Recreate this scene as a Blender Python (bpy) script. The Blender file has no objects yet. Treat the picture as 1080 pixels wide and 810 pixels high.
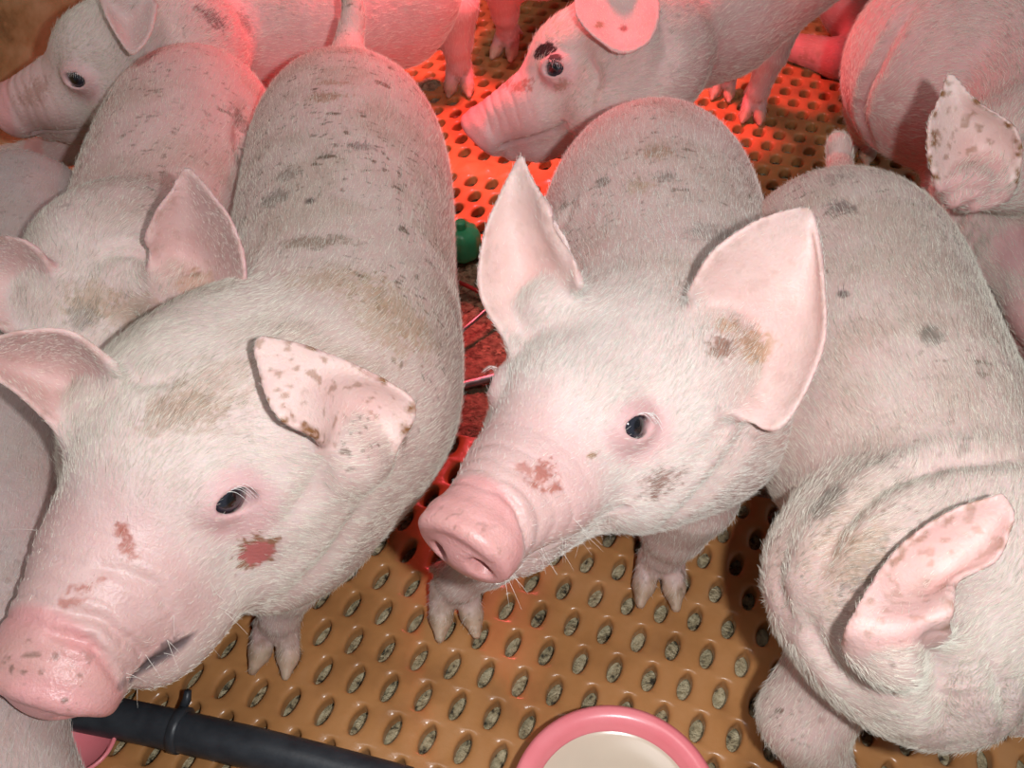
import bpy, math, random
import numpy as np
from mathutils import Vector, Matrix, kdtree

# ------------------------------------------------------------------ camera, light, exposure
scene = bpy.context.scene
COL = scene.collection
CAM_H, FPX, PITCH = 0.64, 1000.0, math.radians(46)
SP, CP = math.sin(PITCH), math.cos(PITCH)
cam_d = bpy.data.cameras.new('camera'); cam = bpy.data.objects.new('camera', cam_d); COL.objects.link(cam)
cam_d.sensor_width = 36.0; cam_d.lens = FPX * 36.0 / 1080.0; cam_d.clip_start = 0.02; cam_d.clip_end = 20
cam.location = (0, 0, CAM_H); cam.rotation_euler = (math.pi / 2 - PITCH, 0, 0)
scene.camera = cam
scene.view_settings.view_transform = 'Standard'; scene.view_settings.look = 'None'
scene.view_settings.gamma = 1.0; scene.view_settings.exposure = 0.0
scene.view_settings.use_curve_mapping = False

world = bpy.data.worlds.new('world'); scene.world = world; world.use_nodes = True
bg = world.node_tree.nodes['Background']; bg.inputs[0].default_value = (0.93, 0.95, 1.0, 1); bg.inputs[1].default_value = 0.16

def add_light(name, kind, loc, target, power, color, size=0.03, **kw):
    d = bpy.data.lights.new(name, kind); o = bpy.data.objects.new(name, d); COL.objects.link(o)
    o.location = loc; d.energy = power; d.color = color
    if kind == 'AREA': d.shape = 'DISK'; d.size = size
    else: d.shadow_soft_size = size
    for k, v in kw.items(): setattr(d, k, v)
    o.rotation_euler = (Vector(target) - Vector(loc)).to_track_quat('-Z', 'Y').to_euler()
    return o
# the flash of the camera, a little to the right of the lens
add_light('camera_flash', 'AREA', (0.075, -0.01, 0.665), (0.02, 0.48, 0.12), 3.5, (0.97, 0.985, 1.0), 0.022)
# ceiling light of the barn
add_light('barn_light', 'AREA', (-0.3, 0.3, 2.4), (0, 0.6, 0), 11, (1.0, 0.97, 0.95), 0.9)
# the red heat lamp hung behind the piglets
add_light('heat_lamp', 'SPOT', (0.03, 1.16, 0.57), (0.03, 1.04, 0.0), 40, (1.0, 0.085, 0.11), 0.05, spot_size=math.radians(111), spot_blend=1.0)
try: scene.cycles_curves.shape = 'RIBBONS'
except Exception: pass

# ------------------------------------------------------------------ helpers
def P(u, v, z=0.0):                     # the point of height z seen at a place of the 1080 x 810 frame
    X = (u - 540) / FPX; Y = (405 - v) / FPX
    d = np.array([X, CP + Y * SP, -SP + Y * CP]); t = (z - CAM_H) / d[2]
    return np.array([0, 0, CAM_H]) + d * t
def Q(u, v, Z):                         # the point at distance Z along the lens axis
    X = (u - 540) / FPX; Y = (405 - v) / FPX
    return np.array([0, 0, CAM_H]) + np.array([X, CP + Y * SP, -SP + Y * CP]) * Z
def proj(p):
    p = np.asarray(p, float); x, y, z = p[..., 0], p[..., 1], p[..., 2] - CAM_H
    Zc = y * CP - z * SP
    return 540 + FPX * x / Zc, 405 - FPX * (y * SP + z * CP) / Zc, Zc
def nrm(v):
    v = np.asarray(v, float); return v / (np.linalg.norm(v, axis=-1, keepdims=True) + 1e-12)
def sstep(a, b, x):
    t = np.clip((x - a) / (b - a), 0, 1); return t * t * (3 - 2 * t)

def _hash(i, j, k, seed):
    n = (i * 374761393 + j * 668265263 + k * 2147483647 + seed * 1274126177) & 0xffffffff
    n = ((n ^ (n >> 13)) * 1274126177) & 0xffffffff
    n = ((n ^ (n >> 16)) * 2246822519) & 0xffffffff
    return ((n ^ (n >> 15)) & 0xffffff) / float(0xffffff)
def vnoise(p, seed=0):
    p = np.asarray(p, float); f = np.floor(p); t = p - f; t = t * t * (3 - 2 * t); i = f.astype(np.int64)
    r = 0
    for a in (0, 1):
        for b in (0, 1):
            for c in (0, 1):
                w = (t[:, 0] if a else 1 - t[:, 0]) * (t[:, 1] if b else 1 - t[:, 1]) * (t[:, 2] if c else 1 - t[:, 2])
                r = r + w * _hash(i[:, 0] + a, i[:, 1] + b, i[:, 2] + c, seed)
    return r
def fbm(p, seed=0, oct=3):
    r = 0; a = 1; s = 0
    for o in range(oct):
        r = r + a * vnoise(np.asarray(p) * 2 ** o + 17.3 * o, seed + o); s += a; a *= 0.5
    return r / s

def mesh_np(name, V, F, mat, parent=None, smooth=True, colors=None):
    """V (n,3), F (m,k) all of one size"""
    me = bpy.data.meshes.new(name); V = np.ascontiguousarray(V, np.float32); F = np.ascontiguousarray(F, np.int32)
    me.vertices.add(len(V)); me.vertices.foreach_set('co', V.ravel())
    k = F.shape[1]
    me.loops.add(F.size); me.loops.foreach_set('vertex_index', F.ravel())
    me.polygons.add(len(F)); me.polygons.foreach_set('loop_start', np.arange(0, F.size, k, dtype=np.int32))
    me.polygons.foreach_set('loop_total', np.full(len(F), k, np.int32))
    me.update(calc_edges=True)
    if smooth: me.polygons.foreach_set('use_smooth', np.ones(len(F), bool))
    if colors is not None:
        for nm, arr in colors.items():
            a = me.color_attributes.new(nm, 'FLOAT_COLOR', 'POINT')
            c = np.ones((len(V), 4), np.float32); c[:, :arr.shape[1]] = arr; a.data.foreach_set('color', c.ravel())
    me.materials.append(mat)
    o = bpy.data.objects.new(name, me); COL.objects.link(o)
    if parent: o.parent = parent; o.matrix_parent_inverse = Matrix.Translation(-Vector(parent.location))
    return o
def tube(points, radii, n=16, caps=True):
    pts = np.asarray(points, float); m = len(pts); radii = np.broadcast_to(radii, (m,))
    T = nrm(np.gradient(pts, axis=0)); ref = np.array([0, 0, 1.0]) if abs(T[0][2]) < .9 else np.array([1.0, 0, 0])
    V = []
    for i in range(m):
        a = nrm(np.cross(T[i], ref)); b = np.cross(a, T[i]); ref = b
        for j in range(n):
            th = 2 * math.pi * j / n; V.append(pts[i] + radii[i] * (math.cos(th) * a + math.sin(th) * b))
    F = []
    for i in range(m - 1):
        for j in range(n):
            F.append((i * n + j, i * n + (j + 1) % n, (i + 1) * n + (j + 1) % n, (i + 1) * n + j))
    V = np.array(V)
    if caps:
        for i, fl in ((0, 1), (m - 1, 0)):
            c = len(V); V = np.vstack([V, pts[i]])
            for j in range(n):
                a_, b_ = i * n + j, i * n + (j + 1) % n
                F.append((c, b_, a_, a_) if fl else (c, a_, b_, b_))
    return V, F
def mesh_py(name, V, F, mat, parent=None, smooth=True):
    me = bpy.data.meshes.new(name)
    me.from_pydata([tuple(map(float, v)) for v in V], [], [tuple(dict.fromkeys(f)) for f in F]); me.update()
    me.polygons.foreach_set('use_smooth', np.full(len(me.polygons), smooth)); me.materials.append(mat)
    o = bpy.data.objects.new(name, me); COL.objects.link(o)
    if parent: o.parent = parent; o.matrix_parent_inverse = Matrix.Translation(-Vector(parent.location))
    return o
def empty(name, loc):
    o = bpy.data.objects.new(name, None); COL.objects.link(o); o.location = loc; o.empty_display_size = 0.05; return o
def tag(o, label=None, cat=None, group=None, kind=None):
    if label: o['label'] = label
    if cat: o['category'] = cat
    if group: o['group'] = group
    if kind: o['kind'] = kind
    return o
def lathe(profile, n=64):
    V = []; F = []; m = len(profile)
    for r, z in profile:
        for j in range(n):
            th = 2 * math.pi * j / n; V.append((r * math.cos(th), r * math.sin(th), z))
    for i in range(m - 1):
        for j in range(n):
            F.append((i * n + j, i * n + (j + 1) % n, (i + 1) * n + (j + 1) % n, (i + 1) * n + j))
    return V, F

# ------------------------------------------------------------------ materials
def new_mat(name):
    m = bpy.data.materials.new(name); m.use_nodes = True; nt = m.node_tree
    return m, nt, nt.nodes['Principled BSDF']
def noise_node(nt, scale, detail=4, rough=0.55, coord='Object'):
    tc = nt.nodes.new('ShaderNodeTexCoord'); n = nt.nodes.new('ShaderNodeTexNoise')
    n.inputs['Scale'].default_value = scale; n.inputs['Detail'].default_value = detail; n.inputs['Roughness'].default_value = rough
    nt.links.new(tc.outputs[coord], n.inputs['Vector']); return n
def ramp(nt, src, stops):
    r = nt.nodes.new('ShaderNodeValToRGB'); e = r.color_ramp.elements
    e[0].position, e[0].color = stops[0][0], (*stops[0][1], 1); e[1].position, e[1].color = stops[-1][0], (*stops[-1][1], 1)
    for p, c in stops[1:-1]:
        x = e.new(p); x.color = (*c, 1)
    nt.links.new(src, r.inputs[0]); return r
def bump(nt, b, src, strength, dist=0.001):
    n = nt.nodes.new('ShaderNodeBump'); n.inputs['Strength'].default_value = strength; n.inputs['Distance'].default_value = dist
    nt.links.new(src, n.inputs['Height']); nt.links.new(n.outputs[0], b.inputs['Normal']); return n
def simple_mat(name, stops, scale=60, rough=0.4, bs=0.3, bscale=400, metal=0.0, spec=0.5, bdist=0.001):
    m, nt, b = new_mat(name)
    n = noise_node(nt, scale); r = ramp(nt, n.outputs[0], stops); nt.links.new(r.outputs[0], b.inputs['Base Color'])
    b.inputs['Roughness'].default_value = rough; b.inputs['Metallic'].default_value = metal
    b.inputs['Specular IOR Level'].default_value = spec
    if bs: bump(nt, b, noise_node(nt, bscale).outputs[0], bs, bdist)
    return m

M_floor = simple_mat('wet_tan_plastic', [(0.3, (0.31, 0.14, 0.05)), (0.5, (0.45, 0.21, 0.075)), (0.75, (0.52, 0.26, 0.11))], 14, 0.27, 0.35, 150)
M_slurry = simple_mat('grey_slurry', [(0.33, (0.05, 0.04, 0.025)), (0.45, (0.38, 0.31, 0.18)), (0.68, (0.62, 0.53, 0.34))], 170, 0.55, 1.0, 420, bdist=0.004)
M_dung = simple_mat('dried_dung', [(0.3, (0.10, 0.075, 0.04)), (0.5, (0.25, 0.20, 0.12)), (0.7, (0.38, 0.32, 0.2))], 150, 0.7, 1.0, 300, bdist=0.004)
M_pipe = simple_mat('black_hose', [(0.3, (0.018, 0.022, 0.028)), (0.7, (0.035, 0.042, 0.05))], 90, 0.42, 0.15, 500)
M_steel = simple_mat('worn_steel', [(0.3, (0.32, 0.32, 0.33)), (0.7, (0.55, 0.55, 0.57))], 120, 0.35, 0.2, 400, metal=0.9)
M_pinkp = simple_mat('pink_plastic', [(0.3, (0.86, 0.22, 0.25)), (0.7, (0.90, 0.27, 0.30))], 40, 0.28, 0.05, 200)
M_milk = simple_mat('milk', [(0.3, (0.60, 0.50, 0.39)), (0.7, (0.64, 0.54, 0.42))], 30, 0.2, 0.0)
M_green = simple_mat('green_plastic', [(0.3, (0.04, 0.48, 0.20)), (0.7, (0.07, 0.60, 0.28))], 40, 0.3, 0.1, 200)
M_cord = simple_mat('red_cord', [(0.3, (0.30, 0.02, 0.02)), (0.7, (0.45, 0.05, 0.04))], 60, 0.5, 0.3, 600)
M_board = simple_mat('muddy_board', [(0.25, (0.12, 0.06, 0.02)), (0.42, (0.42, 0.26, 0.11)), (0.7, (0.62, 0.44, 0.24))], 22, 0.6, 0.6, 160)
M_conc = simple_mat('dark_concrete', [(0.3, (0.05, 0.04, 0.03)), (0.7, (0.14, 0.11, 0.08))], 30, 0.75, 0.8, 200)

def skin_material():
    m, nt, b = new_mat('piglet_skin')
    at = nt.nodes.new('ShaderNodeVertexColor'); at.layer_name = 'skin'
    at2 = nt.nodes.new('ShaderNodeVertexColor'); at2.layer_name = 'aux'
    sep = nt.nodes.new('ShaderNodeSeparateColor'); nt.links.new(at2.outputs[0], sep.inputs[0])
    n = noise_node(nt, 55, 5); hs = nt.nodes.new('ShaderNodeMix'); hs.data_type = 'RGBA'; hs.blend_type = 'MULTIPLY'
    r = ramp(nt, n.outputs[0], [(0.3, (0.93, 0.86, 0.86)), (0.65, (1.0, 1.0, 1.0))]); hs.inputs[0].default_value = 1.0
    nt.links.new(at.outputs[0], hs.inputs[6]); nt.links.new(r.outputs[0], hs.inputs[7])
    nt.links.new(hs.outputs[2], b.inputs['Base Color'])
    b.inputs['Subsurface Weight'].default_value = 0.22
    b.inputs['Subsurface Radius'].default_value = (1.0, 0.35, 0.2); b.inputs['Subsurface Scale'].default_value = 0.004
    mr = nt.nodes.new('ShaderNodeMapRange'); mr.inputs[3].default_value = 0.62; mr.inputs[4].default_value = 0.30
    nt.links.new(sep.outputs[0], mr.inputs[0]); nt.links.new(mr.outputs[0], b.inputs['Roughness'])
    b.inputs['Specular IOR Level'].default_value = 0.45
    w = noise_node(nt, 480, 3); bump(nt, b, w.outputs[0], 0.45, 0.0012)
    return m
M_skin = skin_material()
def fur_material():
    m, nt, b = new_mat('piglet_bristles')
    at = nt.nodes.new('ShaderNodeAttribute'); at.attribute_name = 'hcol'
    nt.links.new(at.outputs[0], b.inputs['Base Color']); b.inputs['Roughness'].default_value = 0.5
    b.inputs['Specular IOR Level'].default_value = 0.35
    return m
M_fur = fur_material()
def eye_material():
    m, nt, b = new_mat('wet_eye')
    at = nt.nodes.new('ShaderNodeVertexColor'); at.layer_name = 'eyecol'
    nt.links.new(at.outputs[0], b.inputs['Base Color']); b.inputs['Roughness'].default_value = 0.06
    b.inputs['Coat Weight'].default_value = 1.0; b.inputs['Coat Roughness'].default_value = 0.03
    return m
M_eye = eye_material()

# ------------------------------------------------------------------ the slatted floor
E1 = nrm(np.array([0.0248, -0.0067])); E2 = np.array([-E1[1], E1[0]])      # along a row of holes, across the rows (away)
PX, PY = 0.0256, 0.0284
ORG = np.array([0.0700, 0.3617])
def floor_panel(name, keep, hole, shape, blank=None, thick=0.012):
    """grid of cells, each with a real hole; keep(x, y) says which cells belong to the panel"""
    N = 24; ca = math.atan2(PY, PX); th = []
    for a0, a1 in ((-ca, ca), (ca, math.pi - ca), (math.pi - ca, math.pi + ca), (math.pi + ca, 2 * math.pi - ca)):
        th += list(np.linspace(a0, a1, 7)[:-1])
    th = np.array(th)
    ct, st = np.cos(th), np.sin(th)
    k = np.minimum(0.5 * PX / np.abs(ct), 0.5 * PY / np.abs(st)); ox, oy = ct * k, st * k       # cell border
    q = shape
    hx = hole[0] * np.sign(ct) * np.abs(ct) ** q; hy = hole[1] * np.sign(st) * np.abs(st) ** .9
    sk = 0.10 * hy; hx = hx + sk
    rings = [(1.0, 0.0), (0.7, 0.0), (0.42, -0.0002), (0.2, -0.0008), (0.07, -0.0017), (0.0, -0.0030), (-0.02, -0.005), (-0.02, -thick)]
    solid = [(1.0, 0.0), (0.5, 0.0005), (0.2, 0.0016), (0.0, 0.0022)]
    V = []; F = []; base = 0
    I = np.arange(-70, 70)
    for j in range(-16, 52):
        for i in I:
            c = ORG + E1 * (PX * (i + 0.5 * (j % 2))) + E2 * (PY * j)
            if not keep(c[0], c[1]): continue
            bl = blank is not None and blank(c[0], c[1])
            R = []
            for w, z in (solid if bl else rings):
                s = 0.35 if bl else 1.0
                x = hx * s * (1 - w) + ox * w; y = hy * s * (1 - w) + oy * w
                R.append(np.stack([c[0] + E1[0] * x + E2[0] * y, c[1] + E1[1] * x + E2[1] * y, np.full(N, z)], 1))
            m = len(R); V.append(np.concatenate(R))
            jj = np.arange(N); j2 = (jj + 1) % N
            for r in range(m - 1):
                F.append(np.stack([base + r * N + jj, base + (r + 1) * N + jj, base + (r + 1) * N + j2, base + r * N + j2], 1)[:, ::-1])
            base += m * N
            if bl:
                # close the little bump with a centre vertex
                V.append(np.array([[c[0], c[1], 0.0024]])); lr = base - N
                F.append(np.stack([lr + jj, np.full(N, base), np.full(N, base), lr + j2], 1)[:0]); 
                F.append(np.stack([lr + jj[::2], lr + (jj[::2] + 1) % N, lr + (jj[::2] + 2) % N, np.full(N // 2, base)], 1)); base += 1
    V = np.concatenate(V); F = np.concatenate(F)
    V[:, 2] += 0.0010 * (fbm(np.c_[V[:, 0] * 25, V[:, 1] * 25, V[:, 0] * 0], 5) - 0.5) * (V[:, 2] > -0.002)
    o = mesh_np(name, V, F, M_floor); tag(o, kind='structure'); return o
def rot(x, y):
    d = np.array([x, y]) - ORG; return d @ E1, d @ E2
def in_view(x, y):
    return abs(x) < 0.36 + 0.62 * max(y, 0) and -0.05 < y < 1.75
floor_panel('floor', lambda x, y: in_view(x, y) and rot(x, y)[1] < 0.165, (0.0051, 0.0112), 1.25,
            blank=None)
floor_panel('floor.001', lambda x, y: in_view(x, y) and rot(x, y)[1] > 0.40, (0.0067, 0.0108), 1.0,
            blank=lambda x, y: abs(rot(x, y)[1] - PY * 20) < PY * 0.6)
# manure under the slats, and the channel between the two panels
def sheet_grid(name, x0, x1, y0, y1, n, zf, mat):
    xs = np.linspace(x0, x1, n); ys = np.linspace(y0, y1, n); X, Y = np.meshgrid(xs, ys, indexing='ij')
    p = np.stack([X.ravel(), Y.ravel(), np.zeros(X.size)], 1); p[:, 2] = zf(p)
    idx = np.arange(n * n).reshape(n, n)
    F = np.stack([idx[:-1, :-1], idx[1:, :-1], idx[1:, 1:], idx[:-1, 1:]], -1).reshape(-1, 4)
    return mesh_np(name, p, F, mat)
slu = sheet_grid('slurry', -1.5, 1.5, -0.2, 2.0, 420, lambda p: -0.014 + 0.006 * (fbm(p * 90, 3) - 0.5) * 2, M_slurry)
tag(slu, 'wet grey manure lying under the holes of the slatted floor', 'manure', kind='stuff')

# ------------------------------------------------------------------ implicit bodies
class Field:
    def __init__(s, lo, hi, h):
        s.h = h; s.lo = np.array(lo, float); s.n = np.ceil((np.array(hi) - s.lo) / h).astype(int) + 1
        s.a = np.full(s.n, 0.06, np.float32)
    def box(s, lo, hi):
        i0 = np.maximum(np.floor((np.asarray(lo) - s.lo) / s.h).astype(int), 0); i1 = np.minimum(np.ceil((np.asarray(hi) - s.lo) / s.h).astype(int) + 1, s.n)
        if (i1 <= i0).any(): return None, None
        g = [((s.lo[k] + s.h * np.arange(i0[k], i1[k])).astype(np.float32)) for k in range(3)]
        return tuple(slice(i0[k], i1[k]) for k in range(3)), np.ix_(*g)
    def mix(s, sl, d, k, sub=False):
        a = s.a[sl]
        if sub:
            d = -d
            if k <= 0: s.a[sl] = np.maximum(a, d)
            else:
                h = np.maximum(k - np.abs(a - d), 0) / k; s.a[sl] = np.maximum(a, d) + h * h * k * .25
        elif k <= 0: s.a[sl] = np.minimum(a, d)
        else:
            h = np.maximum(k - np.abs(a - d), 0) / k; s.a[sl] = np.minimum(a, d) - h * h * k * .25
    def cone(s, a, b, ra, rb, k=0.0, sub=False):
        a = np.asarray(a, float); b = np.asarray(b, float); m = max(ra, rb) + k + 3 * s.h
        sl, g = s.box(np.minimum(a, b) - m, np.maximum(a, b) + m)
        if sl is None: return
        d = b - a; L2 = d @ d + 1e-12
        x, y, z = g[0] - a[0], g[1] - a[1], g[2] - a[2]
        t = np.clip((x * d[0] + y * d[1] + z * d[2]) / L2, 0, 1).astype(np.float32)
        dist = np.sqrt((x - t * d[0]) ** 2 + (y - t * d[1]) ** 2 + (z - t * d[2]) ** 2) - (ra + (rb - ra) * t)
        s.mix(sl, dist.astype(np.float32), k, sub)
    def ell(s, c, R, r, k=0.0, sub=False):
        """R rows: the three axes; r: radii"""
        c = np.asarray(c, float); R = np.asarray(R, float); r = np.asarray(r, float)
        m = np.sqrt(((R * r[:, None]) ** 2).sum(0)) + k + 3 * s.h
        sl, g = s.box(c - m, c + m)
        if sl is None: return
        x, y, z = g[0] - c[0], g[1] - c[1], g[2] - c[2]
        k0 = 0; k1 = 0
        for q in range(3):
            l = x * R[q, 0] + y * R[q, 1] + z * R[q, 2]; k0 = k0 + (l / r[q]) ** 2; k1 = k1 + (l / r[q] ** 2) ** 2
        k0 = np.sqrt(k0); k1 = np.sqrt(k1) + 1e-9
        s.mix(sl, (k0 * (k0 - 1) / k1).astype(np.float32), k, sub)
    def disc(s, c, R, r, half, rnd, k=0.0):
        """rounded elliptical disc, axis = R[0], radii r = (y, z)"""
        c = np.asarray(c, float); R = np.asarray(R, float); m = max(r) + half + k + 3 * s.h
        sl, g = s.box(c - m, c + m)
        x, y, z = g[0] - c[0], g[1] - c[1], g[2] - c[2]
        l = [x * R[q, 0] + y * R[q, 1] + z * R[q, 2] for q in range(3)]
        rr = np.sqrt((l[1] / r[0]) ** 2 + (l[2] / r[1]) ** 2) * min(r)
        dx = np.abs(l[0]) - (half - rnd); dr = rr - (min(r) - rnd)
        d = np.minimum(np.maximum(dx, dr), 0) + np.sqrt(np.maximum(dx, 0) ** 2 + np.maximum(dr, 0) ** 2) - rnd
        s.mix(sl, d.astype(np.float32), k)
    def stamps(s, pts, rad):
        m = np.max(rad) + 4 * s.h
        for p, r in zip(pts, rad):
            sl, g = s.box(p - m, p + m)
            if sl is None: continue
            d = np.sqrt((g[0] - p[0]) ** 2 + (g[1] - p[1]) ** 2 + (g[2] - p[2]) ** 2) - r
            s.a[sl] = np.minimum(s.a[sl], d)
    def union(s, o, k):
        a, b = s.a, o.a; h = np.maximum(k - np.abs(a - b), 0) / k; s.a = np.minimum(a, b) - h * h * k * .25
    def mesh(s):
        a = s.a; ins = a < 0
        c = ins[:-1, :-1, :-1].astype(np.uint8)
        for dx, dy, dz in ((1,0,0),(0,1,0),(0,0,1),(1,1,0),(1,0,1),(0,1,1),(1,1,1)):
            c = c + ins[dx:ins.shape[0]-1+dx, dy:ins.shape[1]-1+dy, dz:ins.shape[2]-1+dz]
        act = (c > 0) & (c < 8); ii = np.argwhere(act); idx = np.full(act.shape, -1, np.int32); idx[act] = np.arange(len(ii))
        S = np.zeros((len(ii), 3)); W = np.zeros(len(ii))
        cor = [(x, y, z) for x in (0, 1) for y in (0, 1) for z in (0, 1)]
        val = {q: a[ii[:, 0] + q[0], ii[:, 1] + q[1], ii[:, 2] + q[2]] for q in cor}
        for q in cor:
            for ax in range(3):
                if q[ax]: continue
                q2 = list(q); q2[ax] = 1; va, vb = val[q], val[tuple(q2)]
                cr = (va < 0) != (vb < 0); t = np.where(cr, va / np.where(cr, va - vb, 1), 0)
                p = np.tile(np.array(q, float), (len(ii), 1)); p[:, ax] += t
                S += p * cr[:, None]; W += cr
        V = (ii + S / W[:, None]) * s.h + s.lo
        F = []
        for ax in range(3):
            u, w = [(1, 2), (2, 0), (0, 1)][ax]
            sa = [slice(1, -1)] * 3; sa[ax] = slice(0, -1); sb = list(sa); sb[ax] = slice(1, None)
            A, B = ins[tuple(sa)], ins[tuple(sb)]
            for flip, msk in ((False, A & ~B), (True, ~A & B)):
                e = np.argwhere(msk)
                if not len(e): continue
                e = e + 1; e[:, ax] -= 1
                def g(du, dw):
                    k = e.copy(); k[:, u] -= du; k[:, w] -= dw; return idx[k[:, 0], k[:, 1], k[:, 2]]
                q = np.stack([g(1, 1), g(0, 1), g(0, 0), g(1, 0)], 1)
                F.append(q[:, ::-1] if flip else q)
        F = np.concatenate(F); F = F[(F >= 0).all(1)]
        return V, F

def catmull(C, n):
    C = np.asarray(C, float); m = len(C); t = np.linspace(0, m - 1, n); i = np.minimum(t.astype(int), m - 2); f = (t - i)[:, None]
    E = np.vstack([2 * C[0] - C[1], C, 2 * C[-1] - C[-2]]) if C.ndim == 2 else None
    p0, p1, p2, p3 = E[i], E[i + 1], E[i + 2], E[i + 3]
    return 0.5 * (2 * p1 + (p2 - p0) * f + (2 * p0 - 5 * p1 + 4 * p2 - p3) * f ** 2 + (3 * p1 - p0 - 3 * p2 + p3) * f ** 3)

class Pig: pass

def ear_sheet(rows, inner):
    """rows: base to tip, each three points (one edge, middle, other edge) -> dense samples, normals to the inner side"""
    G = np.array([[Q(*p) for p in r] for r in rows])                     # (n,3,3)
    nu, nv = 110, 76
    E = [catmull(G[:, j], nu) for j in range(3)]
    v = np.linspace(0, 1, nv)[None, :, None]
    a, b, c = E[0][:, None], E[1][:, None], E[2][:, None]
    S = a * (1 - v) * (1 - 2 * v) + b * 4 * v * (1 - v) + c * v * (2 * v - 1)     # through the three points
    du = np.gradient(S, axis=0); dv = np.gradient(S, axis=1); N = nrm(np.cross(du, dv)) * inner
    v0 = np.broadcast_to(v[..., 0], (nu, nv)); u0 = np.broadcast_to(np.linspace(0, 1, nu)[:, None], (nu, nv))
    rad = 0.0021 - 0.0007 * np.abs(2 * v0 - 1) ** 3 + 0.0012 * (1 - u0) ** 2
    tdir = nrm(du)
    return dict(P=S.reshape(-1, 3), N=N.reshape(-1, 3), rad=rad.ravel(), u=u0.ravel(), v=v0.ravel(), T=tdir.reshape(-1, 3))

def auto_ear(O, R, S, side, spread=0.75, up=0.75, back=0.15, L=0.085, W=0.030, turn=0.35):
    """an upright cupped ear for heads whose ears are hidden or small in the picture (returned as world-space rows)"""
    F_, Y_, U_ = R; b = O + S * (-0.008 * F_ + side * 0.040 * Y_ + 0.038 * U_)
    d = nrm(side * spread * Y_ + up * U_ - back * F_); across = nrm(np.cross(d, nrm(F_ + side * turn * Y_))); cup = nrm(np.cross(across, d))
    if cup @ F_ > 0: cup = -cup
    rows = []
    for t, w, l in ((0, .55, 0), (.3, 1.0, .3), (.65, .85, .65), (.9, .4, .9), (1, .08, 1.0)):
        c = b + d * L * l
        rows.append((c + across * W * w, c + cup * 0.012 * w, c - across * W * w))
    return rows

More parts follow.
